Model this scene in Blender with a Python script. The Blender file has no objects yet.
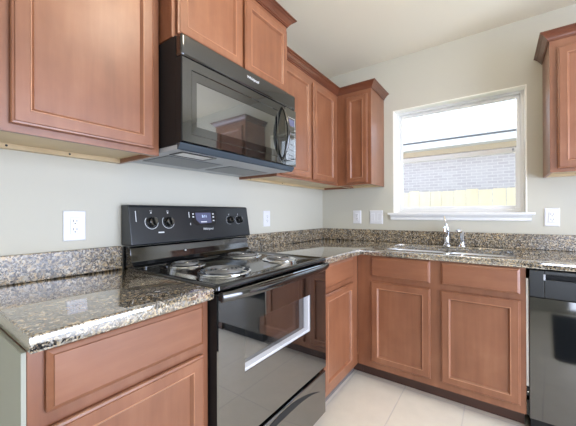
import bpy, bmesh, math, random
from mathutils import Vector, Matrix
random.seed(7)
C = bpy.context.scene.collection
PI = math.pi

# ------------------------------------------------------------------ camera
YB = 1.9188            # plane of the window wall
H = 2.483              # ceiling height
CAM = Vector((1.4132, -0.6541, 1.1599))
yaw, pitch, roll = (math.radians(a) for a in (35.4929, 0.1238, -0.2275))
F = Vector((-math.sin(yaw)*math.cos(pitch), math.cos(yaw)*math.cos(pitch), math.sin(pitch)))
R = Vector((math.cos(yaw), math.sin(yaw), 0)); U = R.cross(F)
R2 = R*math.cos(roll)+U*math.sin(roll); U2 = -R*math.sin(roll)+U*math.cos(roll)
cd = bpy.data.cameras.new('camera'); cam = bpy.data.objects.new('camera', cd); C.objects.link(cam)
cd.sensor_width = 36; cd.lens = 293.742*36/576; cd.clip_start = 0.02
M = Matrix((R2, U2, -F)).transposed().to_4x4(); M.translation = CAM
cam.matrix_world = M
bpy.context.scene.camera = cam

# ------------------------------------------------------------------ world, sun, lights, exposure
SKY_STRENGTH = 2.8
SUN_STRENGTH = 3.6
SIDE_FILL_WATTS = 68
LAMP_WATTS = 12
REAR_FILL_WATTS = 18
LAMP_COLOR = (1, .88, .70)
sc = bpy.context.scene
sc.view_settings.view_transform = 'Standard'
sc.view_settings.look = 'None'
sc.view_settings.gamma = 1
sc.view_settings.use_curve_mapping = False
sc.view_settings.exposure = 0.34
w = bpy.data.worlds.new('world'); sc.world = w; w.use_nodes = True
nt = w.node_tree; bgn = nt.nodes['Background']
tc = nt.nodes.new('ShaderNodeTexCoord'); sep = nt.nodes.new('ShaderNodeSeparateXYZ')
rmp = nt.nodes.new('ShaderNodeValToRGB')
nt.links.new(tc.outputs['Generated'], sep.inputs[0]); nt.links.new(sep.outputs['Z'], rmp.inputs[0])
rmp.color_ramp.elements[0].color = (0.82, 0.90, 1.08, 1); rmp.color_ramp.elements[1].color = (0.64, 0.82, 1.05, 1)
nt.links.new(rmp.outputs[0], bgn.inputs[0]); bgn.inputs[1].default_value = SKY_STRENGTH

sd = bpy.data.lights.new('sun', 'SUN'); sd.energy = SUN_STRENGTH; sd.angle = 0.02; sd.color = (1, 0.96, 0.88)
so = bpy.data.objects.new('sun', sd); C.objects.link(so)
so.rotation_euler = Vector((1.0, 0.05, -0.9)).to_track_quat('-Z', 'Y').to_euler()

def area(name, loc, direction, sx, sy, watts, col, portal=False):
    l = bpy.data.lights.new(name, 'AREA'); l.shape = 'RECTANGLE'; l.size = sx; l.size_y = sy; l.energy = watts; l.color = col
    o = bpy.data.objects.new(name, l); C.objects.link(o); o.location = loc
    o.rotation_euler = Vector(direction).to_track_quat('-Z', 'Z' if abs(direction[2]) < .9 else 'Y').to_euler()
    if portal: l.cycles.is_portal = True
    return o
# added fill light at an invented patio opening in the unseen right wall
area('side_fill_light', (3.50, .35, 1.1), (-1, 0, -.05), 1.7, 2.0, SIDE_FILL_WATTS, (0.78, 0.88, 1.15))

# added fill light at an invented window opening behind the camera
area('rear_fill_light', (2.75, -3.74, 1.0), (0, 1, -.02), 1.3, 1.7, REAR_FILL_WATTS, (0.84, 0.91, 1.08))

# ------------------------------------------------------------------ material helpers
def L(*c):   # sRGB 0-255 -> linear
    return tuple((x/255/12.92 if x/255 <= .04045 else ((x/255+.055)/1.055)**2.4) for x in c)
def mat(name, col, rough=.5, metal=0, spec=.5, coat=0, coat_rough=.05, ior=1.5):
    m = bpy.data.materials.new(name); m.use_nodes = True
    b = m.node_tree.nodes['Principled BSDF']
    b.inputs['Base Color'].default_value = (*col, 1); b.inputs['Roughness'].default_value = rough
    b.inputs['Metallic'].default_value = metal; b.inputs['Specular IOR Level'].default_value = spec
    b.inputs['Coat Weight'].default_value = coat; b.inputs['Coat Roughness'].default_value = coat_rough
    b.inputs['IOR'].default_value = ior
    return m
def N(m, t, **kw):
    n = m.node_tree.nodes.new(t)
    for k, v in kw.items(): setattr(n, k, v)
    return n
def LK(m, a, b): m.node_tree.links.new(a, b)
def bsdf(m): return m.node_tree.nodes['Principled BSDF']
def coords(m, scale=(1, 1, 1)):
    t = N(m, 'ShaderNodeTexCoord'); mp = N(m, 'ShaderNodeMapping'); mp.inputs['Scale'].default_value = scale
    LK(m, t.outputs['Object'], mp.inputs[0]); return mp.outputs[0]
def ramp(m, fac, stops, interp='LINEAR'):
    r = N(m, 'ShaderNodeValToRGB'); cr = r.color_ramp; cr.interpolation = interp
    while len(cr.elements) < len(stops): cr.elements.new(.5)
    for e, (p, c) in zip(cr.elements, stops): e.position = p; e.color = (*c, 1)
    LK(m, fac, r.inputs[0]); return r.outputs[0]
def noise(m, vec, scale, detail=3, rough=.5):
    n = N(m, 'ShaderNodeTexNoise'); n.inputs['Scale'].default_value = scale; n.inputs['Detail'].default_value = detail
    n.inputs['Roughness'].default_value = rough; LK(m, vec, n.inputs['Vector']); return n.outputs['Fac']
def mixc(m, fac, a, b, mode='MIX'):
    x = N(m, 'ShaderNodeMix', data_type='RGBA', blend_type=mode)
    for s, v in ((x.inputs[0], fac), (x.inputs[6], a), (x.inputs[7], b)):
        if hasattr(v, 'links'): LK(m, v, s)
        elif isinstance(v, tuple): s.default_value = (*v, 1)
        else: s.default_value = v
    return x.outputs[2]
def bump(m, h, strength=.1, dist=.002):
    b = N(m, 'ShaderNodeBump'); b.inputs['Strength'].default_value = strength; b.inputs['Distance'].default_value = dist
    LK(m, h, b.inputs['Height']); LK(m, b.outputs[0], bsdf(m).inputs['Normal'])

def wood(name, scale, dark, mid, light, rough=.38):
    m = mat(name, mid, rough, coat=.42, coat_rough=.33)
    v = coords(m, scale); v2 = coords(m, (1, 1, 1))
    g = noise(m, v, 26, 5, .6); blot = noise(m, v2, 5.5, 3, .55)
    c1 = ramp(m, g, [(.25, dark), (.5, mid), (.78, light)])
    c2 = ramp(m, blot, [(.3, dark), (.55, mid), (.75, light)])
    LK(m, mixc(m, .5, c1, c2), bsdf(m).inputs['Base Color'])
    bump(m, g, .04, .001)
    return m
WD, WM, WL = L(116, 70, 45), L(136, 86, 58), L(155, 105, 75)
wood_v = wood('stained_maple_upright_grain', (1, 1, .09), WD, WM, WL)
wood_h = wood('stained_maple_level_grain', (.09, .09, 1), WD, WM, WL)
wood_bead = wood('maple_bead_highlight', (.3, .3, .3), L(160, 112, 84), L(176, 128, 99), L(190, 142, 112), .25)  # lighter bead colour paints in the highlight around each door panel
wood_dark = wood('stained_maple_moulding', (.12, .12, .8), L(88, 48, 31), L(106, 60, 40), L(122, 72, 50), .2)
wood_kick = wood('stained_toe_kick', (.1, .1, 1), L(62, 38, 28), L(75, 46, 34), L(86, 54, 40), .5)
wood_raw = wood('unfinished_maple', (.1, .1, 1), L(186, 160, 118), L(205, 182, 142), L(216, 196, 160), .6)

def granite(name, rough, ior, coat):
    m = mat(name, L(150, 130, 110), rough, ior=ior, coat=coat, coat_rough=.03)
    bsdf(m).inputs['Coat IOR'].default_value = 1.75
    v0 = coords(m)
    nz = N(m, 'ShaderNodeTexNoise'); nz.inputs['Scale'].default_value = 45; nz.inputs['Detail'].default_value = 2
    LK(m, v0, nz.inputs['Vector'])
    v = mixc(m, .018, v0, nz.outputs['Color'], 'ADD')
    def vor(s):
        n = N(m, 'ShaderNodeTexVoronoi'); n.inputs['Scale'].default_value = s; n.inputs['Randomness'].default_value = 1
        LK(m, v, n.inputs['Vector'])
        s3 = N(m, 'ShaderNodeSeparateColor'); LK(m, n.outputs['Color'], s3.inputs[0]); return s3.outputs
    a = vor(115); b = vor(190); c = vor(230)
    base = ramp(m, a[0], [(0, L(140, 124, 98)), (.22, L(172, 154, 124)), (.42, L(112, 98, 78)), (.6, L(152, 146, 134)),
                          (.76, L(184, 172, 150)), (.88, L(88, 78, 66))], 'CONSTANT')
    grey = ramp(m, b[1], [(0, L(120, 118, 116)), (.5, L(92, 88, 82)), (.8, L(180, 175, 164))], 'CONSTANT')
    f1 = ramp(m, b[0], [(0, (0, 0, 0)), (.66, (1, 1, 1))], 'CONSTANT')
    x = mixc(m, f1, base, grey)
    blk = ramp(m, c[0], [(0, (0, 0, 0)), (.76, (1, 1, 1))], 'CONSTANT')
    x = mixc(m, blk, x, L(36, 34, 33))
    big = noise(m, v0, 14, 2)
    tone = ramp(m, big, [(.35, (.95, .95, .94)), (.65, (1.30, 1.24, 1.14))])
    x = mixc(m, 1.0, x, tone, 'MULTIPLY')
    LK(m, x, bsdf(m).inputs['Base Color'])
    return m
granite_m = granite('polished_granite', .05, 2.4, 1.0)
splash_m = granite('honed_granite', .22, 1.5, 0)

def paint(name, col, rough=.6, b=.05):
    m = mat(name, col, rough, spec=.3); v = coords(m)
    n = noise(m, v, 130, 3); bump(m, n, b, .001)
    big = noise(m, v, 1.4, 2)
    LK(m, ramp(m, big, [(.3, tuple(c*.985 for c in col)), (.7, tuple(min(1, c*1.015) for c in col))]), bsdf(m).inputs['Base Color'])
    return m
wall_m = paint('cream_wall_paint', L(199, 196, 182))
ceil_m = paint('ceiling_paint', L(232, 224, 203), .8, .12)
trim_m = mat('white_trim_paint', L(236, 236, 234), .35)
vinyl_m = mat('white_vinyl', L(236, 235, 232), .3)
plate_m = mat('white_plastic', L(226, 226, 228), .3)
slot_m = mat('dark_slot', L(40, 40, 42), .6)
shadow_gap = mat('black_gap', (.004, .004, .004), .9, spec=.05)

black_gloss = mat('black_enamel', L(15, 16, 17), .07, ior=2.0)
black_glass = mat('black_glass', L(14, 15, 14), .025, ior=3.0)
black_plastic = mat('black_plastic', L(20, 20, 21), .28)
black_matte = mat('black_matte', L(14, 14, 15), .65)
grey_metal = mat('grey_painted_metal', L(176, 180, 184), .38)
light_metal = mat('pale_enamel_liner', L(226, 227, 231), .3)
steel = mat('brushed_stainless', L(236, 237, 238), .35, .35)
chrome = mat('chrome', L(225, 227, 230), .07, 1)
coil_m = mat('burner_coil', L(150, 150, 150), .3, .85)
white_print = mat('white_print', L(225, 228, 230), .5)
display_m = mat('display_window', L(96, 98, 122), .15)
lit_digit = mat('display_digits', L(190, 205, 225), .4)
bsdf(lit_digit).inputs['Emission Color'].default_value = (*L(190, 215, 240), 1); bsdf(lit_digit).inputs['Emission Strength'].default_value = .6

def glass(name, tint, refl=1.0, ior=1.5):
    m = bpy.data.materials.new(name); m.use_nodes = True; t = m.node_tree; t.nodes.clear()
    o = t.nodes.new('ShaderNodeOutputMaterial'); mx = t.nodes.new('ShaderNodeMixShader')
    tr = t.nodes.new('ShaderNodeBsdfTransparent'); gl = t.nodes.new('ShaderNodeBsdfGlossy'); fr = t.nodes.new('ShaderNodeFresnel')
    tr.inputs[0].default_value = (*tint, 1); gl.inputs['Roughness'].default_value = .02; gl.inputs[0].default_value = (refl, refl, refl, 1)
    fr.inputs[0].default_value = ior
    ge = t.nodes.new('ShaderNodeNewGeometry'); sb = t.nodes.new('ShaderNodeMath'); sb.operation = 'SUBTRACT'; sb.inputs[0].default_value = 1
    mu = t.nodes.new('ShaderNodeMath'); mu.operation = 'MULTIPLY'
    t.links.new(ge.outputs['Backfacing'], sb.inputs[1]); t.links.new(sb.outputs[0], mu.inputs[0]); t.links.new(fr.outputs[0], mu.inputs[1])
    t.links.new(mu.outputs[0], mx.inputs[0]); t.links.new(tr.outputs[0], mx.inputs[1]); t.links.new(gl.outputs[0], mx.inputs[2])
    t.links.new(mx.outputs[0], o.inputs[0]); return m
pane_m = glass('window_glass', (.96, .97, .97))
oven_glass = glass('oven_window_glass', (.98, .98, .98), 1, 1.8)
mw_glass = glass('microwave_window_glass', (.25, .25, .25), 1, 1.9)

def tiles():
    m = mat('beige_floor_tile', L(214, 205, 188), .32, spec=.4)
    t = N(m, 'ShaderNodeTexCoord'); mp = N(m, 'ShaderNodeMapping')
    mp.inputs['Location'].default_value = (-.907+.341*3, -.690+.686*2, 0)
    LK(m, t.outputs['Object'], mp.inputs[0])
    br = N(m, 'ShaderNodeTexBrick'); br.offset = 0; br.squash = 1
    br.inputs['Scale'].default_value = 1; br.inputs['Brick Width'].default_value = .341; br.inputs['Row Height'].default_value = .686
    br.inputs['Mortar Size'].default_value = .0035; br.inputs['Mortar Smooth'].default_value = .3
    br.inputs['Color1'].default_value = (*L(243, 234, 215), 1); br.inputs['Color2'].default_value = (*L(240, 230, 211), 1)
    br.inputs['Mortar'].default_value = (*L(226, 217, 203), 1)
    LK(m, mp.outputs[0], br.inputs['Vector'])
    n = noise(m, coords(m), 9, 5, .6)
    c = mixc(m, .55, br.outputs['Color'], ramp(m, n, [(.3, (.88, .875, .865)), (.7, (1, 1, 1))]), 'MULTIPLY')
    LK(m, c, bsdf(m).inputs['Base Color'])
    inv = N(m, 'ShaderNodeMath', operation='SUBTRACT'); inv.inputs[0].default_value = 1; LK(m, br.outputs['Fac'], inv.inputs[1])
    bump(m, inv.outputs[0], .5, .003)
    return m
floor_m = tiles()
def brickm(name, c1, c2, mort, bw, bh, vertical=True):
    m = mat(name, c1, .8)
    t = N(m, 'ShaderNodeTexCoord'); mp = N(m, 'ShaderNodeMapping')
    if vertical: mp.inputs['Rotation'].default_value = (-PI/2, 0, 0)
    LK(m, t.outputs['Object'], mp.inputs[0])
    br = N(m, 'ShaderNodeTexBrick'); br.inputs['Scale'].default_value = 1
    br.inputs['Brick Width'].default_value = bw; br.inputs['Row Height'].default_value = bh; br.inputs['Mortar Size'].default_value = .006
    for k, c in (('Color1', c1), ('Color2', c2), ('Mortar', mort)): br.inputs[k].default_value = (*c, 1)
    LK(m, mp.outputs[0], br.inputs['Vector']); LK(m, br.outputs['Color'], bsdf(m).inputs['Base Color'])
    return m
brick_m = brickm('pale_grey_brick', L(190, 180, 180), L(202, 194, 192), L(214, 207, 202), .14, .048)
shingle_m = brickm('weathered_shingle', L(196, 194, 194), L(212, 210, 208), L(180, 178, 178), .3, .14, False)
fence_m = wood('new_fence_pine', (1, 1, .1), L(222, 202, 168), L(232, 213, 180), L(238, 221, 190), .7)
grass_m = mat('lawn', L(96, 110, 66), .9)

# ------------------------------------------------------------------ mesh helpers
class MB:
    def __init__(s, origin=(0, 0, 0)):
        s.bm = bmesh.new(); s.o = Vector(origin)
    def box(s, x0, x1, y0, y1, z0, z1, bev=0, seg=2):
        t = bmesh.new(); bmesh.ops.create_cube(t, size=1)
        for v in t.verts:
            v.co = Vector(((x0+x1)/2+v.co.x*(x1-x0), (y0+y1)/2+v.co.y*(y1-y0), (z0+z1)/2+v.co.z*(z1-z0)))
        if bev: bmesh.ops.bevel(t, geom=t.edges[:], offset=bev, segments=seg, profile=.6, affect='EDGES')
        s._add(t); return s
    def _add(s, t, mtx=None):
        me = bpy.data.meshes.new('tmp'); t.to_mesh(me); t.free()
        if mtx: me.transform(mtx)
        s.bm.from_mesh(me); bpy.data.meshes.remove(me)
    def prism(s, loop, axis, a0, a1, bev=0):
        """extrude a 2D loop along an axis: axis 1 -> loop is (x, z); 0 -> (y, z); 2 -> (x, y)"""
        def P(p, a):
            return {0: (a, p[0], p[1]), 1: (p[0], a, p[1]), 2: (p[0], p[1], a)}[axis]
        t = bmesh.new()
        A = [t.verts.new(P(p, a0)) for p in loop]; B = [t.verts.new(P(p, a1)) for p in loop]; n = len(loop)
        t.faces.new(A); t.faces.new(B[::-1])
        for i in range(n): t.faces.new((A[i], B[i], B[(i+1) % n], A[(i+1) % n]))
        bmesh.ops.recalc_face_normals(t, faces=t.faces[:])
        if bev: bmesh.ops.bevel(t, geom=t.edges[:], offset=bev, segments=2, profile=.6, affect='EDGES')
        s._add(t); return s
    def rings(s, rs, cap0=True, cap1=True):
        t = bmesh.new(); V = [[t.verts.new(p) for p in r] for r in rs]; n = len(rs[0])
        for a, b in zip(V, V[1:]):
            for i in range(n): t.faces.new((a[i], a[(i+1) % n], b[(i+1) % n], b[i]))
        if cap0: t.faces.new(V[0][::-1])
        if cap1: t.faces.new(V[-1])
        bmesh.ops.recalc_face_normals(t, faces=t.faces[:]); s._add(t); return s
    def tube(s, pts, rad, n=10, caps=True, closed=False):
        pts = [Vector(p) for p in pts]; rs = []; up = None
        for i, p in enumerate(pts):
            if closed: d = (pts[(i+1) % len(pts)]-pts[i-1]).normalized()
            else: d = (pts[min(i+1, len(pts)-1)]-pts[max(i-1, 0)]).normalized()
            if up is None: up = Vector((0, 0, 1)) if abs(d.z) < .9 else Vector((1, 0, 0))
            a = d.cross(up).normalized(); b = a.cross(d); up = b
            r = rad[i] if isinstance(rad, (list, tuple)) else rad
            rs.append([p+(a*math.cos(2*PI*k/n)+b*math.sin(2*PI*k/n))*r for k in range(n)])
        if closed: rs.append(rs[0]); caps = False
        s.rings(rs, caps, caps); return s
    def lathe(s, prof, center, axis=(0, 0, 1), n=28, caps=(False, False)):
        q = Vector((0, 0, 1)).rotation_difference(Vector(axis)); c = Vector(center)
        s.rings([[c+q @ Vector((r*math.cos(2*PI*k/n), r*math.sin(2*PI*k/n), h)) for k in range(n)] for r, h in prof], *caps); return s
    def build(s, name, m, parent=None, smooth=False):
        bmesh.ops.translate(s.bm, vec=-s.o, verts=s.bm.verts[:])
        bmesh.ops.remove_doubles(s.bm, verts=s.bm.verts[:], dist=1e-6)
        me = bpy.data.meshes.new(name); s.bm.to_mesh(me); s.bm.free(); me.materials.append(m)
        o = bpy.data.objects.new(name, me); C.objects.link(o)
        if parent is None: o.location = s.o
        else:
            o.parent = parent
            ro = parent
            while ro.parent: ro = ro.parent
        if smooth:
            for p in me.polygons: p.use_smooth = True
            try: me.set_sharp_from_angle(angle=math.radians(38))
            except Exception: pass
        return o
def dark_edges(o, m):
    o.data.materials.append(m)
    for p in o.data.polygons:
        if p.normal.y < -.8: p.material_index = 1
    return o
def thing(name, loc, label, cat, group=None):
    o = bpy.data.objects.new(name, None); o.empty_display_size = .05; C.objects.link(o); o.location = loc
    o['label'] = label; o['category'] = cat
    if group: o['group'] = group
    return o
def tag(o, label, cat, group=None):
    o['label'] = label; o['category'] = cat
    if group: o['group'] = group
    return o
def struct(o): o['kind'] = 'structure'; return o
def at(o): return MB(o.location)

def text(body, name, size, mtx, m, parent, origin, shear=0):
    cu = bpy.data.curves.new(name, 'FONT'); cu.body = body; cu.size = size; cu.align_x = 'CENTER'; cu.align_y = 'CENTER'
    cu.extrude = .0003; cu.shear = shear
    t = bpy.data.objects.new('tmp_text', cu); C.objects.link(t)
    dg = bpy.context.evaluated_depsgraph_get(); me = bpy.data.meshes.new_from_object(t.evaluated_get(dg))
    bpy.data.objects.remove(t); bpy.data.curves.remove(cu)
    me.transform(mtx); me.transform(Matrix.Translation(-Vector(origin))); me.materials.clear(); me.materials.append(m); me.name = name
    o = bpy.data.objects.new(name, me); C.objects.link(o); o.parent = parent; return o

# rectangular profile lofted on a vertical face.  face 'x': front looks +x, (a, b) = (y, z);  face 'y': front looks -y, (a, b) = (x, z)
def P3(face, base, a, b, h):
    return (base+h, a, b) if face == 'x' else (a, base-h, b)
def rect_rings(face, base, a0, a1, b0, b1, prof):
    return [[P3(face, base, x, y, h) for x, y in ((a0+i, b0+i), (a1-i, b0+i), (a1-i, b1-i), (a0+i, b1-i))] for i, h in prof]
STILE = .042
def panel_door(root, face, base, a0, a1, b0, b1, name='door', m=None, knob=None):
    s = STILE if (a1-a0) > .25 else .038
    d = at(root).rings(rect_rings(face, base, a0, a1, b0, b1,
        [(.005, 0), (.005, .005), (0, .006), (0, .013), (.002, .0155), (.007, .0165), (.0085, .0195), (s-.002, .0195), (s-.002, .010)]), True, False).build(name, m or wood_v, root)
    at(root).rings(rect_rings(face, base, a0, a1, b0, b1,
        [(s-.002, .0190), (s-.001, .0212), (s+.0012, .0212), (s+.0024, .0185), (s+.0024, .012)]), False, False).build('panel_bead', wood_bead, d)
    p = at(root).rings(rect_rings(face, base, a0, a1, b0, b1, [(s+.0024, .0045), (s+.0024, .0182), (s+.0075, .0125), (s+.0095, .0095), (s+.012, .0095)]), False, True).build('door_panel', wood_v, d)
    return d
def drawer_front(root, face, base, a0, a1, b0, b1, name='drawer'):
    return at(root).rings(rect_rings(face, base, a0, a1, b0, b1,
        [(.005, 0), (.005, .004), (0, .005), (0, .0105), (.003, .0125), (.011, .0165), (.0125, .0195)]), True, True).build(name, wood_h, root)
def crown(root, pts, z0, name='crown_molding'):
    """pts: list of ((x, y), (mx, my)) where offset d moves a point by d*m"""
    prof = [(-.004, 0), (.006, 0), (.006, .007), (.011, .009), (.013, .014), (.018, .019), (.027, .031), (.034, .035),
            (.036, .039), (.045, .041), (.045, .047), (-.004, .047)]
    return at(root).rings([[(p[0]+d*m[0], p[1]+d*m[1], z0+z) for d, z in prof] for p, m in pts]).build(name, wood_dark, root)

# ------------------------------------------------------------------ setting
XR, YF = 3.55, -3.8
OX0, OX1, OZ0, OZ1 = .6865, 1.579, 1.150, 2.035       # window opening
struct(MB().box(-.12, 0, YF, YB+.16, 0, H).build('wall_left', wall_m))
struct(MB().box(0, OX0, YB, YB+.16, 0, H).box(OX1, XR+.12, YB, YB+.16, 0, H).box(OX0, OX1, YB, YB+.16, 0, OZ0).box(OX0, OX1, YB, YB+.16, OZ1, H).build('wall_back', wall_m))
struct(MB().box(XR, XR+.12, YF, -.55, 0, H).box(XR, XR+.12, 1.25, YB, 0, H).box(XR, XR+.12, -.55, 1.25, 2.12, H).build('wall_right', wall_m))  # the gap is an invented opening for the side fill light
struct(MB().box(-.12, 2.05, YF-.12, YF, 0, H).box(3.45, XR+.12, YF-.12, YF, 0, H).box(2.05, 3.45, YF-.12, YF, 0, .1).box(2.05, 3.45, YF-.12, YF, 2.0, H).build('wall_front', wall_m))  # the gap is an invented opening for the rear fill light
struct(MB().box(-.12, XR+.12, YF-.12, YB+.16, H, H+.1).build('ceiling', ceil_m))
struct(MB().box(-.12, XR+.12, YF-.12, YB+.16, -.1, 0).build('floor', floor_m))
# unseen partition added behind the camera to shade the cabinet end panel
struct(MB().box(.001, .80, -1.50, -1.39, 0, H).build('wall_shade_partition', wall_m))
# window
def frame(mb, x0, x1, y0, y1, z0, z1, wl, wr, wb, wt, bev=.003):
    mb.box(x0, x0+wl, y0, y1, z0, z1, bev).box(x1-wr, x1, y0, y1, z0, z1, bev)
    mb.box(x0+wl, x1-wr, y0, y1, z0, z0+wb, bev).box(x0+wl, x1-wr, y0, y1, z1-wt, z1, bev); return mb
w1 = struct(frame(MB((1.13, YB, 1.16)), OX0+.001, OX1-.001, YB+.078, YB+.148, 1.163, OZ1-.001, .028, .028, .02, .024).build('window_1', vinyl_m))
O1 = (1.13, YB, 1.16)
rt = MB(O1)
rt.box(OX0+.0002, OX0+.008, YB-.002, YB+.0775, 1.164, OZ1-.0085).box(OX1-.008, OX1-.0002, YB-.002, YB+.0775, 1.164, OZ1-.0085).box(OX0+.0002, OX1-.0002, YB-.002, YB+.0775, OZ1-.008, OZ1-.0002)
rt.build('window_return', mat('return_daylight_color', L(250, 248, 238), .4), w1)  # brighter colour paints in the daylight on the return
us = frame(MB(O1), OX0+.029, OX1-.029, YB+.112, YB+.135, 1.60, OZ1-.025, .022, .022, .03, .022).build('upper_sash', vinyl_m, w1)
ls = frame(MB(O1), OX0+.029, OX1-.029, YB+.084, YB+.110, 1.183, 1.628, .030, .030, .030, .034).build('lower_sash', vinyl_m, w1)
MB(O1).box(OX0+.05, OX1-.05, YB+.122, YB+.126, 1.628, OZ1-.046).build('pane', pane_m, us)
MB(O1).box(OX0+.058, OX1-.058, YB+.095, YB+.099, 1.212, 1.596).build('pane', pane_m, ls)
MB(O1).box(1.09, 1.17, YB+.072, YB+.084, 1.612, 1.626, .003).build('sash_lock', vinyl_m, ls)
MB(O1).box(1.50, 1.512, YB+.072, YB+.084, 1.606, 1.622, .003).build('latch', grey_metal, ls)
st = struct(MB().box(.648, 1.618, YB-.045, YB+.0, 1.145, 1.163, .005).box(OX0+.001, OX1-.001, YB-.01, YB+.078, 1.150, 1.163).build('window_sill', trim_m))
st.parent = w1; st.location = -Vector(O1)
ap = MB(O1).prism([(YB, 1.103), (YB-.010, 1.103), (YB-.014, 1.108), (YB-.014, 1.125), (YB-.024, 1.137), (YB-.026, 1.145), (YB, 1.145)], 0, .667, 1.600).build('window_apron', trim_m, w1)

# ------------------------------------------------------------------ outside
struct(MB().box(-14, 14, YB+.2, 16, -.35, -.25).build('ground', grass_m))
HY = 5.0
hs = thing('neighbor_house', (1, HY, -.25), 'pale brick house with a white fascia and shingled roof seen through the window', 'house')
at(hs).box(-9, 10, HY, HY+5, -.25, 2.20).build('brick_wall', brick_m, hs)
at(hs).box(-9, 10, HY-.06, HY, 2.17, 2.245).build('frieze_board', mat('tan_trim', L(220, 200, 172), .7), hs)
at(hs).box(-9.2, 10.2, HY-.30, HY+.05, 2.245, 2.26).build('soffit', trim_m, hs)
at(hs).box(-9.2, 10.2, HY-.33, HY-.30, 2.235, 2.335, .004).build('fascia', trim_m, hs)
at(hs).box(-9.2, 10.2, HY-.345, HY-.30, 2.338, 2.350).build('eave_shadow_strip', mat('eave_shadow_grey', L(120, 120, 124), .5), hs)  # grey strip draws the gutter's shadow line below the roof
at(hs).prism([(HY-.36, 2.355), (HY-.36, 2.37), (HY+3, 4.3), (HY+6, 2.4), (HY+6, 2.38), (HY+3, 4.28)], 0, -9.3, 10.3).build('roof', shingle_m, hs)
fn = thing('fence', (.9, 4.0, -.25), 'pale new pine picket fence between the window and the brick house', 'fence')
xx = -2.9
while xx < 3.9:
    ww = .14; zt = 1.475+random.uniform(-.012, .012)
    at(fn).prism([(xx, -.25), (xx+ww, -.25), (xx+ww, zt-.008), (xx+ww-.008, zt), (xx+.008, zt), (xx, zt-.008)], 1, 4.0, 4.018).build('picket', fence_m, fn)
    xx += .147
for zz in (.1, 1.15): at(fn).box(-2.9, 3.95, 4.019, 4.058, zz, zz+.09).build('rail', fence_m, fn)

# ------------------------------------------------------------------ base cabinets
FX = .612                      # face-frame plane on the range wall
FY = YB-.612                   # face-frame plane on the window wall
DZ0, DZ1, RZ0, RZ1 = .155, .700, .733, .868

c = thing('base_cabinet', (.3, -.23, 0), 'brown base cabinet with one wide drawer, left of the black stove', 'cabinet')
at(c).box(.01, FX-.019, -.472, -.002, .11, .873).build('body', wood_v, c)
at(c).box(FX-.019, FX, -.472, -.002, .11, .873, .0015).build('face_frame', wood_v, c)
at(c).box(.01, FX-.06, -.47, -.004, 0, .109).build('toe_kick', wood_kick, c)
drawer_front(c, 'x', FX, -.442, -.029, RZ0, RZ1)
panel_door(c, 'x', FX, -.442, -.029, DZ0, DZ1)
ep = at(c).prism([(.001, 0), (FX-.001, 0), (FX-.001, .873), (.001, .873)], 1, -.481, -.4725).build('end_panel', paint('grey_green_wall_paint', L(166, 167, 154)), c)
ep['label'] = 'painted grey-green end panel'

c = thing('base_cabinet', (.3, 1.03, 0), 'narrow brown base cabinet in the corner, right of the black stove', 'cabinet')
at(c).box(.01, FX-.019, .768, 1.35, .11, .873).build('body', wood_v, c)
at(c).box(FX-.019, FX, .768, FY-.001, .11, .873, .0015).build('face_frame', wood_v, c)
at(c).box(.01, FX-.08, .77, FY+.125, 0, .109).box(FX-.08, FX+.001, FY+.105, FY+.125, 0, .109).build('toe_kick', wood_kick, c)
drawer_front(c, 'x', FX, .790, 1.198, RZ0, RZ1)
panel_door(c, 'x', FX, .790, 1.198, DZ0, DZ1)
sm = at(c).prism([(FX-.079, .001), (FX-.065, .001), (FX-.066, .009), (FX-.071, .015), (FX-.079, .018)], 1, .77, FY+.09).build('shoe_molding', mat('grey_shoe_molding', L(120, 112, 108), .45), c)
sm['label'] = 'grey shoe molding'

c = thing('sink_base_cabinet', (1.07, 1.6, 0), 'brown double-door base cabinet under the sink below the window', 'cabinet')
SX1 = 1.532
at(c).box(FX+.002, FX+.018, FY+.019, YB-.01, .11, .873).box(SX1-.018, SX1, FY+.019, YB-.01, .11, .873).box(FX+.018, SX1-.018, YB-.03, YB-.01, .11, .873).box(FX+.018, SX1-.018, FY+.019, YB-.03, .11, .13).build('body', wood_v, c)
at(c).box(FX+.001, SX1, FY, FY+.019, .11, .873, .0015).build('face_frame', wood_v, c)
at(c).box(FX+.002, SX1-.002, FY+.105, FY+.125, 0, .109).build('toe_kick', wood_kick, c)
for a0, a1 in ((.712, 1.079), (1.136, 1.508)):
    drawer_front(c, 'y', FY, a0, a1, RZ0, RZ1, 'false_drawer')
    panel_door(c, 'y', FY, a0, a1, DZ0, DZ1)

c = thing('base_cabinet', (2.38, 1.6, 0), 'brown base cabinet beyond the dishwasher, out of frame', 'cabinet')
at(c).box(2.152, 2.61, FY+.019, YB-.01, .11, .873).build('body', wood_v, c)
at(c).box(2.152, 2.61, FY, FY+.019, .11, .873).build('face_frame', wood_v, c)
at(c).box(2.152, 2.61, FY+.055, YB-.01, 0, .109).build('toe_kick', wood_kick, c)
for a0, a1 in ((2.175, 2.590),):
    drawer_front(c, 'y', FY, a0, a1, RZ0, RZ1); panel_door(c, 'y', FY, a0, a1, DZ0, DZ1)

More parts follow.
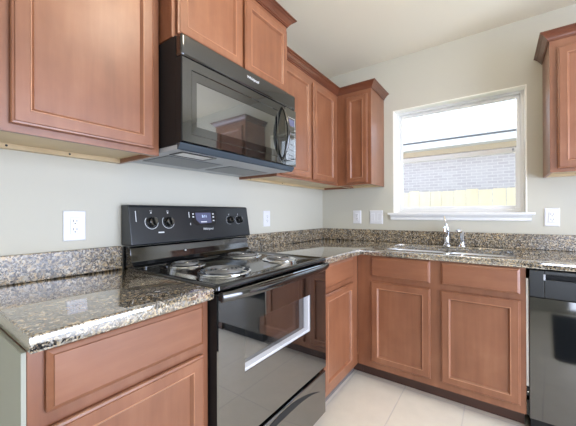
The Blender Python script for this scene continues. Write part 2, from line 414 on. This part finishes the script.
# ------------------------------------------------------------------ worktops
CZ0, CZ1 = .8745, .914
def offset_poly(poly, d):
    out = []; n = len(poly)
    for i in range(n):
        p0, p1, p2 = (Vector((*poly[(i+k) % n], 0)) for k in (-1, 0, 1))
        e0 = (p1-p0).normalized(); e1 = (p2-p1).normalized()
        n0 = Vector((-e0.y, e0.x, 0)); n1 = Vector((-e1.y, e1.x, 0))
        mm = (n0+n1); mm = mm/(mm.dot(n0)) if abs(mm.dot(n0)) > 1e-6 else n0
        q = p1+mm*d; out.append((q.x, q.y))
    return out
def slab(mb, poly, holes, z0, z1, r=.007):
    """counter-clockwise polygon, clockwise holes; eased top and bottom edges"""
    t = bmesh.new()
    def loop(ps, z): return [t.verts.new((x, y, z)) for x, y in ps]
    def wallfaces(a, b):
        for i in range(len(a)): t.faces.new((a[i], a[(i+1) % len(a)], b[(i+1) % len(b)], b[i]))
    tops, bots = [], []
    for ps, rr in [(poly, r)]+[(h, .003) for h in holes]:
        seq = [(rr, z0), (rr*.3, z0+rr*.3), (0, z0+rr), (0, z1-rr), (rr*.12, z1-rr*.5), (rr*.5, z1-rr*.12), (rr, z1)]
        ls_ = [loop(offset_poly(ps, d), z) for d, z in seq]
        for a, b in zip(ls_, ls_[1:]): wallfaces(a, b)
        bots.append(ls_[0]); tops.append(ls_[-1])
    for grp in (tops, bots):
        ed = []
        for l in grp:
            for i in range(len(l)):
                e = t.edges.get((l[i], l[(i+1) % len(l)])); ed.append(e)
        bmesh.ops.triangle_fill(t, use_beauty=True, edges=ed)
    bmesh.ops.recalc_face_normals(t, faces=t.faces[:]); mb._add(t); return mb
def round_rect(x0, x1, y0, y1, r, n=6):
    pts = []
    for cx, cy, a in ((x1-r, y0+r, -PI/2), (x1-r, y1-r, 0), (x0+r, y1-r, PI/2), (x0+r, y0+r, PI)):
        for k in range(n+1): pts.append((cx+r*math.cos(a+k*PI/2/n), cy+r*math.sin(a+k*PI/2/n)))
    return pts   # counter-clockwise
CX = .6437
k = thing('countertop', (.32, -.23, CZ0), 'speckled brown granite countertop left of the stove, cut by the left edge of the photo', 'countertop')
slab(at(k), [(.001, -.4745), (CX, -.4745), (CX, -.002), (.001, -.002)], [], CZ0, CZ1).build('top', granite_m, k, True)
at(k).box(.001, .021, -.473, -.002, CZ1, 1.016, .003).build('backsplash', splash_m, k)

SK = (.762, 1.492, 1.372, 1.792)        # sink cut-out
k = thing('countertop', (.9, 1.6, CZ0), 'speckled brown granite corner countertop holding the sink, right of the stove', 'countertop')
CYF = YB-.6349
slab(at(k), [(.001, .766), (CX, .766), (CX, CYF), (2.62, CYF), (2.62, YB-.001), (.001, YB-.001)],
     [round_rect(*SK, .05)[::-1]], CZ0, CZ1).build('top', granite_m, k, True)
at(k).box(.001, .021, .766, YB-.001, CZ1, 1.016, .003).box(.021, 2.62, YB-.021, YB-.001, CZ1, 1.016, .003).build('backsplash', splash_m, k)

# sink
s = thing('kitchen_sink', (1.127, 1.58, .70), 'stainless steel double-bowl sink set into the granite under the window', 'sink')
def bowl(x0, x1, y0, y1):
    rs = []
    for i, z in ((0, .8735), (.004, .86), (.010, .78), (.016, .72), (.030, .705), (.05, .70)):
        rs.append([(x, y, z) for x, y in round_rect(x0+i, x1-i, y0+i, y1-i, max(.055-i*.6, .02))])
    mb = at(s).rings(rs, False, True)
    o = mb.build('basin', steel, s, True)
    cx, cy = (x0+x1)/2, (y0+y1)/2
    at(s).lathe([(.0, .7035), (.030, .7035), (.040, .7045), (.043, .7015)], (cx, cy, 0)).build('drain', chrome, o, True)
sx0, sx1, sy0, sy1 = SK
bowl(sx0-.006, 1.115, sy0-.006, sy1+.006); bowl(1.137, sx1+.006, sy0-.006, sy1+.006)
at(s).box(1.115, 1.137, sy0-.006, sy1+.006, .868, .8735).build('divider', steel, s)

# faucet and sprayer
f = thing('faucet', (1.10, 1.845, CZ1), 'chrome single-lever faucet behind the sink, centred under the window', 'faucet')
fx, fy = 1.10, 1.845
at(f).lathe([(.0, CZ1+.0005), (.030, CZ1+.0005), (.030, CZ1+.006), (.024, CZ1+.012), (.0, CZ1+.012)], (fx, fy, 0)).build('base_flange', chrome, f, True)
at(f).lathe([(.019, CZ1+.010), (.018, CZ1+.05), (.020, CZ1+.10), (.021, CZ1+.135), (.016, CZ1+.148), (0, CZ1+.152)], (fx, fy, 0)).build('body', chrome, f, True)
at(f).tube([(fx-.002, fy-.008, CZ1+.07), (fx+.001, fy-.035, CZ1+.112), (fx+.003, fy-.075, CZ1+.138), (fx+.005, fy-.115, CZ1+.143), (fx+.007, fy-.145, CZ1+.130), (fx+.008, fy-.153, CZ1+.108)],
           [.014, .014, .013, .0125, .0125, .0125], 14).build('spout', chrome, f, True)
at(f).tube([(fx, fy, CZ1+.145), (fx-.004, fy-.004, CZ1+.165), (fx-.010, fy+.004, CZ1+.195), (fx-.016, fy+.012, CZ1+.222)], [.012, .010, .0085, .006], 12).build('lever', chrome, f, True)
f = thing('sink_sprayer', (1.20, 1.845, CZ1), 'short chrome side sprayer standing right of the faucet', 'sprayer')
at(f).lathe([(0, CZ1+.0005), (.024, CZ1+.0005), (.024, CZ1+.005), (.017, CZ1+.014), (.015, CZ1+.03), (.0, CZ1+.03)], (1.20, 1.845, 0)).build('base_flange', chrome, f, True)
at(f).tube([(1.20, 1.845, CZ1+.028), (1.20, 1.845, CZ1+.06), (1.20, 1.843, CZ1+.09), (1.197, 1.838, CZ1+.108), (1.185, 1.825, CZ1+.116), (1.172, 1.81, CZ1+.112)],
           [.012, .0125, .0145, .0165, .016, .012], 14).build('spray_head', chrome, f, True)

# ------------------------------------------------------------------ wall cabinets
UZ0, UZ1, UX = 1.390, 2.146, .3207
def wall_cab_x(y0, y1, z0, z1, xf, label, doors, dz0, dz1, yend=None):
    c = thing('wall_cabinet', (.15, (y0+y1)/2, z0), label, 'cabinet')
    ye = y1 if yend is None else yend
    at(c).box(.001, xf-.019, y0, y0+.013, z0, z1).box(.001, xf-.019, ye-.013, ye, z0, z1).box(.001, .013, y0+.013, ye-.013, z0+.02, z1).box(.013, xf-.019, y0+.013, ye-.013, z1-.015, z1).build('body', wood_v, c)
    at(c).box(xf-.019, xf, y0, y1, z0, z1, .0015).build('face_frame', wood_v, c)
    bp = at(c).box(.013, xf-.019, y0+.013, ye-.013, z0+.018, z0+.028).box(.001, .03, y0+.013, ye-.013, z0+.001, z0+.02).box(xf-.03, xf-.0195, y0+.013, ye-.013, z0+.001, z0+.02)
    bp = bp.build('bottom_panel', wood_raw, c); bp['label'] = 'unfinished pale underside'
    for yy in (y0+.08, (y0+y1)/2+.03): at(c).lathe([(.004, 0), (.003, .002)], (.0303, yy, z0+.010), (1, 0, 0), 10, (True, True)).build('screw_hole', slot_m, c)
    for a0, a1 in doors: panel_door(c, 'x', xf, a0, a1, dz0, dz1)
    return c
c = wall_cab_x(-.472, -.002, UZ0, UZ1, UX, 'brown wall cabinet with one large door, left of the black microwave', [(-.441, -.031)], UZ0+.022, UZ1-.035)
crown(c, [((UX, -.472), (1, 0)), ((UX, -.002), (1, 0))], UZ1-.002)

MX = .400
c = wall_cab_x(.004, .759, 1.842, 2.262, MX, 'taller-set deep brown wall cabinet with two doors directly above the microwave', [(.020, .370), (.393, .743)], 1.858, 2.226)
crown(c, [((.002, .004), (0, -1)), ((MX, .004), (1, -1)), ((MX, .759), (1, 1)), ((.002, .759), (0, 1))], 2.262)

CYU = YB-.3207
c = wall_cab_x(.763, CYU-.0005, UZ0, UZ1, UX, 'long brown two-door wall cabinet between the microwave and the corner', [(.79, 1.147), (1.176, 1.528)], UZ0+.015, UZ1-.040, YB-.002)
crown(c, [((UX, .763), (1, 0)), ((UX, CYU), (1, -1))], UZ1-.002)

c = thing('wall_cabinet', (.46, YB-.15, UZ0), 'narrow one-door brown wall cabinet left of the window', 'cabinet')
x0, x1 = UX+.0005, .6104
def wall_cab_y(c, x0, x1, doors, dz0, dz1):
    at(c).box(x0, x0+.013, CYU+.019, YB-.001, UZ0, UZ1).box(x1-.013, x1, CYU+.019, YB-.001, UZ0, UZ1).box(x0+.013, x1-.013, YB-.013, YB-.001, UZ0+.02, UZ1).box(x0+.013, x1-.013, CYU+.019, YB-.013, UZ1-.015, UZ1).build('body', wood_v, c)
    at(c).box(x0, x1, CYU, CYU+.019, UZ0, UZ1, .0015).build('face_frame', wood_v, c)
    bp = at(c).box(x0+.013, x1-.013, CYU+.019, YB-.013, UZ0+.018, UZ0+.028).box(x0+.013, x1-.013, YB-.03, YB-.001, UZ0+.001, UZ0+.02).box(x0+.013, x1-.013, CYU+.0195, CYU+.03, UZ0+.001, UZ0+.02).build('bottom_panel', wood_raw, c)
    bp['label'] = 'unfinished pale underside'
    for a0, a1 in doors: panel_door(c, 'y', CYU, a0, a1, dz0, dz1)
wall_cab_y(c, x0, x1, [(.404, .583)], UZ0+.015, UZ1-.040)
crown(c, [((UX, CYU), (1, -1)), ((x1, CYU), (1, -1)), ((x1, YB-.001), (1, 0))], UZ1-.002)

c = thing('wall_cabinet', (1.9, YB-.15, UZ0), 'brown wall cabinet right of the window, cut by the right edge of the photo', 'cabinet')
wall_cab_y(c, 1.6605, 2.12, [(1.692, 2.088)], UZ0+.020, UZ1-.050)
crown(c, [((1.6605, YB-.001), (-1, 0)), ((1.6605, CYU), (-1, -1)), ((2.12, CYU), (1, -1)), ((2.12, YB-.001), (1, 0))], UZ1-.002)

# ------------------------------------------------------------------ microwave
mw = thing('microwave', (.2, .381, 1.405), 'black over-the-range microwave mounted above the stove', 'microwave')
OM = mw.location
at(mw).box(.002, .424, .004, .758, 1.424, 1.838, .004).build('housing', black_matte, mw)
at(mw).box(.4245, .462, .003, .759, 1.753, 1.838, .012, 4).build('vent_panel', black_gloss, mw, True)
# door with window
dr = at(mw)
Wy0, Wy1, Wz0, Wz1 = .071, .570, 1.498, 1.673
dr.rings(rect_rings('x', .4245, .003, .655, 1.430, 1.750, [(0, 0), (0, .035), (.003, .0395), (.045, .0395)])[:3] +
         [[(.4640, .003+.005, 1.435), (.4640, .650, 1.435), (.4640, .650, 1.745), (.4640, .008, 1.745)],
          [(.4640, .046, 1.463), (.4640, .590, 1.463), (.4640, .590, 1.711), (.4640, .046, 1.711)],
          [(.4615, .049, 1.466), (.4615, .587, 1.466), (.4615, .587, 1.708), (.4615, .049, 1.708)],
          [(.4620, Wy0, Wz0), (.4620, Wy1, Wz0), (.4620, Wy1, Wz1), (.4620, Wy0, Wz1)],
          [(.4600, Wy0+.001, Wz0+.001), (.4600, Wy1-.001, Wz0+.001), (.4600, Wy1-.001, Wz1-.001), (.4600, Wy0+.001, Wz1-.001)]], True, False)
door = dr.build('door', mat('microwave_black_door', L(16, 18, 17), .03, ior=2.1), mw); dark_edges(door, black_matte)
at(mw).rings([[(.4601, Wy0, Wz0), (.4601, Wy1, Wz0), (.4601, Wy1, Wz1), (.4601, Wy0, Wz1)]], False, True).build('window', mat('microwave_mesh_glass', L(44, 48, 46), .035, ior=3.3), door)
hp = []
for i in range(15):
    t = i/14; hp.append((.466+.040*math.sin(PI*t)**.8, .626, 1.452+.285*t))
at(mw).tube(hp, [.006+.004*math.sin(PI*i/14) for i in range(15)], 12).build('handle', black_gloss, door, True)
cp = at(mw).box(.4245, .4640, .6565, .759, 1.430, 1.750, .003).build('control_panel', black_glass, mw)
ln = at(mw)
for z in (1.462, 1.700): ln.box(.4640, .4644, .668, .748, z, z+.0015)
for y in (.668, .7465): ln.box(.4640, .4644, y, y+.0015, 1.462, 1.7015)
ln.build('border_line', white_print, cp)
at(mw).box(.4640, .4644, .674, .742, 1.655, 1.692).build('display', display_m, cp)
btm = mat('grey_button_print', L(120, 124, 126), .4)
for r in range(5):
    for q in range(3): at(mw).box(.4640, .4643, .677+q*.0225, .677+q*.0225+.014, 1.482+r*.031, 1.482+r*.031+.010).build('button', btm, cp)
# underside
at(mw).box(.012, .432, .006, .756, 1.404, 1.4235, .004).build('bottom_plate', grey_metal, mw)
at(mw).prism([(.4325, 1.404), (.440, 1.409), (.452, 1.424), (.452, 1.4285), (.4245, 1.4285), (.4325, 1.42)], 1, .004, .758).build('lower_trim', mat('dark_slate_trim', L(66, 76, 84), .25), mw)
un = at(mw)
for y in (.05, .40): un.box(.10, .30, y, y+.30, 1.4015, 1.4036)
un.build('grease_filter', mat('filter_mesh', L(120, 124, 128), .4, .8), mw)
at(mw).box(.335, .405, .05, .20, 1.4020, 1.4036).build('lamp_lens', mat('frosted_lens', L(226, 228, 228), .3), mw)
fr_ = frame(at(mw), 0, 0, 0, 0, 0, 0, 0, 0, 0, 0, 0) if False else at(mw)
fr_.box(.325, .335, .04, .21, 1.4005, 1.4036).box(.405, .415, .04, .21, 1.4005, 1.4036).box(.335, .405, .04, .05, 1.4005, 1.4036).box(.335, .405, .20, .21, 1.4005, 1.4036)
fr_.build('lens_frame', black_plastic, mw)
RX = Matrix(((0, 0, 1, 0), (1, 0, 0, 0), (0, 1, 0, 0), (0, 0, 0, 1)))     # text lying on a +x face
text('Whirlpool', 'logo', .020, Matrix.Translation((.4624, .395, 1.803)) @ RX, white_print, mw, OM, .2)

# ------------------------------------------------------------------ stove
sv = thing('stove', (.33, .381, 0), 'black electric coil-burner stove with a glass oven door between the counters', 'stove')
OS = sv.location
at(sv).box(.03, .600, .0015, .7625, .07, .898, .003).build('body', black_matte, sv)
at(sv).box(.08, .58, .02, .744, 0.0, .07).build('plinth', black_matte, sv)
BURN = [(.475, .200, .100), (.205, .205, .078), (.205, .585, .100), (.470, .585, .078)]
def circ(cx, cy, r, n=36): return [(cx+r*math.cos(2*PI*i/n), cy+r*math.sin(2*PI*i/n)) for i in range(n)]
ct = at(sv)
CT = .922
t = bmesh.new()
def lp(ps, z): return [t.verts.new((x, y, z)) for x, y in ps]
base = [(.055, -.0005), (.657, -.0005), (.657, .7645), (.055, .7645)]
seq = [(.004, .899), (0, .903), (0, .915), (.003, .9205), (.008, CT), (.016, CT), (.022, CT-.005)]
lv = [lp(round_rect(base[0][0]+d, base[2][0]-d, base[0][1]+d, base[2][1]-d, .014), z) for d, z in seq]
for a, b in zip(lv, lv[1:]):
    for i in range(len(a)): t.faces.new((a[i], a[(i+1) % len(a)], b[(i+1) % len(a)], b[i]))
t.faces.new(lv[0][::-1])
holes = []
for cx, cy, r in BURN:
    a = lp(circ(cx, cy, r+.002), CT-.005); b = lp(circ(cx, cy, r+.002), CT-.024); holes.append(a)
    for i in range(len(a)): t.faces.new((a[i], a[(i+1) % len(a)], b[(i+1) % len(a)], b[i]))
ed = []
for l in [lv[-1]]+holes:
    for i in range(len(l)): ed.append(t.edges.get((l[i], l[(i+1) % len(l)])))
bmesh.ops.triangle_fill(t, use_beauty=True, edges=ed)
bmesh.ops.recalc_face_normals(t, faces=t.faces[:]); ct._add(t)
ct.build('cooktop', mat('black_cooktop_enamel', L(15, 16, 17), .08, ior=1.7), sv, True)
for cx, cy, r in BURN:
    z = CT-.005
    dp = at(sv).lathe([(r+.012, z+.0006), (r+.011, z+.004), (r+.004, z+.0065), (r-.004, z+.004), (r-.018, z-.010), (r*.45, z-.017), (.012, z-.018), (.0, z-.018)], (cx, cy, 0), n=40).build('drip_pan', chrome, sv, True)
    turns = 4 if r > .09 else 3
    pts = []; n = turns*30; r0, r1 = .020, r-.010
    for i in range(n+1):
        a = i/n*turns*2*PI; rr = r0+(r1-r0)*i/n
        pts.append((cx+rr*math.cos(a), cy+rr*math.sin(a), z+.010))
    at(sv).tube(pts, .0042, 8).build('coil', coil_m, dp, True)
    sp = at(sv)
    for q in range(3):
        a = q*2*PI/3+.5; dx, dy = math.cos(a), math.sin(a)
        sp.tube([(cx+dx*.008, cy+dy*.008, z+.004), (cx+dx*(r-.005), cy+dy*(r-.005), z+.004)], .0028, 6)
    sp.build('coil_support', chrome, dp)
    at(sv).lathe([(0, z+.013), (.012, z+.013), (.014, z+.010), (.014, z+.003)], (cx, cy, 0), n=20).build('coil_cap', chrome, dp, True)
# backguard
at(sv).prism([(.004, .90), (.118, .90), (.118, .923), (.098, .930), (.086, .945), (.078, .975), (.074, 1.006), (.066, 1.012), (.004, 1.012)], 1, .006, .758, .002).build('backguard', black_gloss, sv)
at(sv).lathe([(.0045, 0), (.0045, .004), (.003, .005)], (.083, .285, .972), (1, 0, .15), 12, (False, True)).build('indicator_light', mat('clear_indicator', L(200, 205, 205), .2), sv)
cpn = at(sv).prism([(.004, 1.018), (.094, 1.018), (.098, 1.024), (.068, 1.196), (.060, 1.203), (.004, 1.203)], 1, .0, .764, .004).build('control_panel', mat('black_control_panel', L(20, 25, 30), .28, ior=1.55), sv)
Pb, Pt = Vector((.098, 0, 1.024)), Vector((.068, 0, 1.196)); Pu = (Pt-Pb).normalized(); Pn = Vector((Pu.z, 0, -Pu.x))
def onp(y, z, h=0):
    p = Pb+Pu*((z-Pb.z)/Pu.z)+Pn*h; return Vector((p.x, y, p.z))
def pmat(y, z, h=.0006):
    m4 = Matrix(((0, Pu.x, Pn.x, 0), (1, 0, 0, 0), (0, Pu.z, Pn.z, 0), (0, 0, 0, 1))); m4.translation = onp(y, z, h); return m4
for ky in (.103, .190, .597, .672):
    big = ky < .4; r = .022
    kb = at(sv).lathe([(r+.002, 0), (r+.002, .004), (r, .006), (r*.9, .024), (r*.8, .026), (0, .026)], onp(ky, 1.122, .0005), Pn, 28).build('knob', black_gloss, sv, True)
    b = bmesh.new(); bmesh.ops.create_cube(b, size=1)
    for v in b.verts: v.co = Vector((v.co.x*.009, v.co.y*.038, .03+v.co.z*.016))
    bmesh.ops.bevel(b, geom=b.edges[:], offset=.002, segments=2, affect='EDGES')
    g = at(sv); g._add(b, pmat(ky, 1.122, 0) @ Matrix.Rotation(.25, 4, 'Z')); g.build('knob_grip', black_gloss, kb)
    if big:
        q = at(sv); N_ = 40
        def ringpts(rr, a0=-.72*PI, a1=.72*PI): return [pmat(ky, 1.122) @ Vector((rr*math.sin(a0+(a1-a0)*i/N_), -rr*math.cos(a0+(a1-a0)*i/N_), 0)) for i in range(N_+1)]
        a, b2 = ringpts(.0315), ringpts(.0335); tb = bmesh.new()
        A = [tb.verts.new(p) for p in a]; B = [tb.verts.new(p) for p in b2]
        for i in range(N_): tb.faces.new((A[i], A[i+1], B[i+1], B[i]))
        q._add(tb); q.build('dial_ring', white_print, cpn)
    else:
        rg = at(sv).lathe([(r+.0025, .0008), (r+.0035, .0008)], onp(ky, 1.122), Pn, 28).build('dial_ring', white_print, cpn)
    tk = at(sv)
    for (dy, dz, ww, hh) in ((0, .045, .006, .006), (-.003, .054, .003, .003), (.003, .054, .003, .003)) if big else ((0, .036, .005, .004),):
        b = bmesh.new(); bmesh.ops.create_cube(b, size=1)
        for v in b.verts: v.co = Vector((dy+v.co.x*ww, dz+v.co.y*hh, v.co.z*.0006))
        tk._add(b, pmat(ky, 1.122, .0006))
    tk.build('dial_mark', white_print, cpn)
mk = at(sv)
for (y, z, ww, hh) in ((.147, 1.072, .030, .006), (.030, 1.150, .003, .050)):
    b = bmesh.new(); bmesh.ops.create_cube(b, size=1)
    for v in b.verts: v.co = Vector((v.co.x*ww, v.co.y*hh, v.co.z*.0006))
    mk._add(b, pmat(y, z, .0006))
mk.build('dial_caption', white_print, cpn)
# clock display
dl = [(-.085, .038), (.085, .038), (.088, .0), (.080, -.036), (-.05, -.040), (-.082, -.018)]
b = bmesh.new(); A = [b.verts.new((x, y, 0)) for x, y in dl]; B = [b.verts.new((x*.98, y*.97, .0012)) for x, y in dl]
b.faces.new(B)
for i in range(6): b.faces.new((A[i], A[(i+1) % 6], B[(i+1) % 6], B[i]))
bmesh.ops.recalc_face_normals(b, faces=b.faces[:])
g = at(sv); g._add(b, pmat(.410, 1.136, .0004)); bez = g.build('display_bezel', black_plastic, cpn)
dl2 = [(-.058, .031), (.048, .031), (.048, -.026), (-.030, -.030), (-.056, -.008)]
b = bmesh.new(); A = [b.verts.new((x, y, 0)) for x, y in dl2]; b.faces.new(A); bmesh.ops.recalc_face_normals(b, faces=b.faces[:])
g = at(sv); g._add(b, pmat(.410, 1.136, .0020)); g.build('display_window', display_m, cpn)
text('8:11', 'display_digits', .020, pmat(.412, 1.146, .0024), lit_digit, cpn, OS)
for (dy, dz, ww, hh) in [(-.072, .024, .010, .006), (-.072, .008, .010, .006), (.064, .024, .012, .006), (.064, .006, .012, .006), (.064, -.014, .012, .006), (-.005, -.020, .04, .005), (-.098, .02, .004, .03), (-.094, -.03, .004, .01)]:
    b = bmesh.new(); bmesh.ops.create_cube(b, size=1)
    for v in b.verts: v.co = Vector((dy+v.co.x*ww, dz+v.co.y*hh, v.co.z*.0006))
    g = at(sv); g._add(b, pmat(.410, 1.136, .0022)); g.build('button_print', white_print, cpn)
text('Whirlpool', 'logo', .017, pmat(.430, 1.077, .0006), white_print, cpn, OS, .2)

# oven door
OY0, OY1, OZa, OZb = .133, .600, .577, .757
GX = .655
d = at(sv)
d.rings([[(.602, .004, .333), (.602, .760, .333), (.602, .760, .890), (.602, .004, .890)],
         [(.651, .004, .333), (.651, .760, .333), (.651, .760, .890), (.651, .004, .890)],
         [(GX, .008, .337), (GX, .756, .337), (GX, .756, .886), (GX, .008, .886)],
         [(GX, OY0, OZa), (GX, OY1, OZa), (GX, OY1, OZb), (GX, OY0, OZb)],
         [(GX-.004, OY0, OZa), (GX-.004, OY1, OZa), (GX-.004, OY1, OZb), (GX-.004, OY0, OZb)]], False, False)
od = dark_edges(d.build('oven_door', black_glass, sv), black_matte)
at(sv).box(GX-.0038, GX-.0005, OY0+.0005, OY1-.0005, OZa+.0005, OZb-.0005).build('window', oven_glass, od)
lr = at(sv)
def rr_(x, i): return [(x, OY0+i, OZa+i), (x, OY1-i, OZa+i), (x, OY1-i, OZb-i), (x, OY0+i, OZb-i)]
lr.rings([rr_(GX-.004, 0), rr_(GX-.010, .001), rr_(GX-.012, .006), rr_(GX-.020, .007), rr_(GX-.028, .009), rr_(GX-.036, .009)], False, False)
ln = lr.build('window_liner', light_metal, od); ln['label'] = 'pale metal lining of the window'
at(sv).box(GX-.044, GX-.036, OY0-.01, OY1+.01, OZa-.01, OZb+.01).build('inner_glass', black_glass, od)
# handle: bowed bar
hb = []
for i in range(25):
    u = i/24; y = .010+u*.744; x = .668+.030*(1-(2*u-1)**4)
    w_, h_ = .011, .017
    hb.append([(x+w_*math.cos(a)*1.0, y, .882+h_*math.sin(a)) for a in [2*PI*k/12 for k in range(12)]])
hd = at(sv).rings(hb).build('handle', black_gloss, od, True)
for y0 in (.008, .736): at(sv).box(.654, .676, y0, y0+.020, .868, .896, .004).build('handle_bracket', black_plastic, od)
# drawer
dw_ = at(sv).box(.602, .651, .004, .760, .085, .312, .006, 3).build('storage_drawer', black_glass, sv, True); dark_edges(dw_, black_matte)
cr_up = [(.381+.315*s_, .300-.075*abs(s_)**2.0) for s_ in [i/14-1 for i in range(29)]]
cr_lo = [(.381+.315*s_, .268-.043*abs(s_)**3.0) for s_ in [1-i/14 for i in range(1, 28)]]
at(sv).prism(cr_up+cr_lo, 0, .6505, .6530).build('drawer_pull', black_matte, dw_)

# ------------------------------------------------------------------ dishwasher
dwh = thing('dishwasher', (1.84, 1.6, 0), 'black dishwasher right of the sink cabinet, cut by the right edge of the photo', 'dishwasher')
DX0, DX1, DYF = 1.5435, 2.143, YB-.624
at(dwh).box(DX0+.002, DX1-.002, DYF+.03, YB-.04, .10, .866).build('tub', black_plastic, dwh)
at(dwh).box(DX0+.01, DX1-.01, DYF+.08, YB-.08, 0, .10).build('toe_panel', black_matte, dwh)
at(dwh).box(DX0, DX1, DYF, DYF+.029, .105, .728, .004, 3).build('door_panel', mat('black_dishwasher_glass', L(15, 17, 18), .06, ior=2.2), dwh, True)
pc = at(dwh)
px0, px1, pz0, pz1 = 1.603, 2.083, .824, .849
fy = DYF-.006
pc.box(DX0, px0, fy, DYF+.029, .732, .868, .004).box(px1, DX1, fy, DYF+.029, .732, .868, .004)
pc.box(px0, px1, fy, DYF+.029, .732, pz0, .003).box(px0, px1, fy, DYF+.029, pz1, .868, .003)
cps = pc.build('control_strip', mat('satin_black_strip', L(30, 33, 35), .3, ior=1.6), dwh)
at(dwh).box(px0, px1, DYF+.020, DYF+.028, pz0, pz1).build('pocket_handle', black_matte, cps)
at(dwh).box(px0-.004, px0+.004, fy-.0015, fy+.004, pz0-.004, pz1+.001, .001).build('handle_trim', grey_metal, cps)
g = at(dwh).box(1.5325, 1.5415, FY+.001, FY+.008, .262, .82).build('mounting_strip', mat('white_gap_strip', L(240, 240, 240), .5), dwh)
g['label'] = 'white edge strip in the gap'
at(dwh).box(1.533, 1.5425, FY-.004, FY+.010, .215, .255, .002).box(1.533, 1.5425, FY-.004, FY+.01, .115, .19, .002).build('side_bracket', black_plastic, dwh)
at(dwh).lathe([(.003, 0), (.003, .002)], (1.538, FY-.004, .235), (0, -1, 0), 10, (False, True)).build('screw', chrome, dwh)

# ------------------------------------------------------------------ unseen dark rug, added only for its reflection in the dishwasher door
rm = mat('charcoal_rug', L(36, 38, 42), .95, spec=.1)
bump(rm, noise(rm, coords(rm), 320, 2), .6, .003)
rug = MB((2.3, -.9, .001)).prism(round_rect(1.66, 3.1, -3.3, .13, .10), 2, .001, .012, .003).build('reflection_rug', rm)
tag(rug, 'unseen charcoal rug added for its dark reflection in the dishwasher door', 'rug')

# ------------------------------------------------------------------ outlets and switches
def plate_x(y0, y1, z0, z1, label):
    o = thing('wall_outlet', (0, (y0+y1)/2, z0), label, 'outlet'); fit_plate(o, 'x', 0, y0, y1, z0, z1); return o
def fit_plate(o, face, base, a0, a1, z0, z1, gangs=1, kind='outlet'):
    at(o).rings(rect_rings(face, base, a0, a1, z0, z1, [(0, .0005), (0, .003), (.003, .006), (.006, .0065)])).build('cover_plate', plate_m, o)
    cw = (a1-a0)/gangs
    for gi in range(gangs):
        ca = a0+cw*(gi+.5); cz = (z0+z1)/2
        if kind == 'outlet':
            rc = at(o).rings(rect_rings(face, base, ca-.0165, ca+.0165, cz-.034, cz+.034, [(-.001, .006), (-.001, .0062), (.0005, .009), (.002, .0092)])).build('receptacle', plate_m, o)
            sl = at(o)
            for dz in (-.017, .017):
                for da, hh in ((-.006, .0045), (.006, .0035)):
                    sl.rings(rect_rings(face, base, ca+da-.0011, ca+da+.0011, cz+dz-hh+.003, cz+dz+hh+.003, [(0, .0088), (0, .0096)]))
                sl.rings(rect_rings(face, base, ca-.0022, ca+.0022, cz+dz-.010, cz+dz-.006, [(0, .0088), (0, .0096)]))
            sl.build('slots', slot_m, rc)
        else:
            at(o).rings(rect_rings(face, base, ca-.0165, ca+.0165, cz-.034, cz+.034, [(-.001, .006), (-.001, .0065), (.001, .010), (.003, .0085)])).build('rocker', plate_m, o)
plate_x(-.222, -.142, 1.052, 1.176, 'white outlet on the wall left of the stove, under the large wall cabinet')
plate_x(1.010, 1.088, 1.064, 1.182, "white outlet on the wall just right of the stove's control panel")
o = thing('wall_outlet', (.36, YB, 1.06), 'white single outlet on the window wall closest to the corner', 'outlet'); fit_plate(o, 'y', YB, .322, .400, 1.066, 1.186)
o = thing('light_switch', (.54, YB, 1.06), 'white double switch plate on the wall just left of the window sill', 'switch'); fit_plate(o, 'y', YB, .480, .598, 1.066, 1.186, 2, 'switch')
o = thing('wall_outlet', (1.70, YB, 1.06), 'white outlet right of the window sill, below the right-hand wall cabinet', 'outlet'); fit_plate(o, 'y', YB, 1.665, 1.742, 1.070, 1.190)

# ------------------------------------------------------------------ globe lamp on the kitchen ceiling, above the frame
lm = thing('ceiling_lamp', (1.2, .2, H), 'flush ceiling lamp with a round frosted globe over the middle of the kitchen', 'lamp')
at(lm).lathe([(0, H-.001), (.085, H-.001), (.085, H-.022), (.075, H-.030), (0, H-.030)], (1.2, .2, 0)).build('canopy', trim_m, lm, True)
GR = .125; GZ = H-.030-GR*.93
dm = mat('lit_frosted_globe', L(250, 245, 235), .5)
bsdf(dm).inputs['Emission Color'].default_value = (*LAMP_COLOR, 1)
bsdf(dm).inputs['Emission Strength'].default_value = LAMP_WATTS/(PI*4*PI*GR*GR)
at(lm).lathe([(GR*math.sin(PI*i/12)+(.0001 if i in (0, 12) else 0), GZ-GR*math.cos(PI*i/12)) for i in range(13)], (1.2, .2, 0), n=20).build('globe', dm, lm, True)
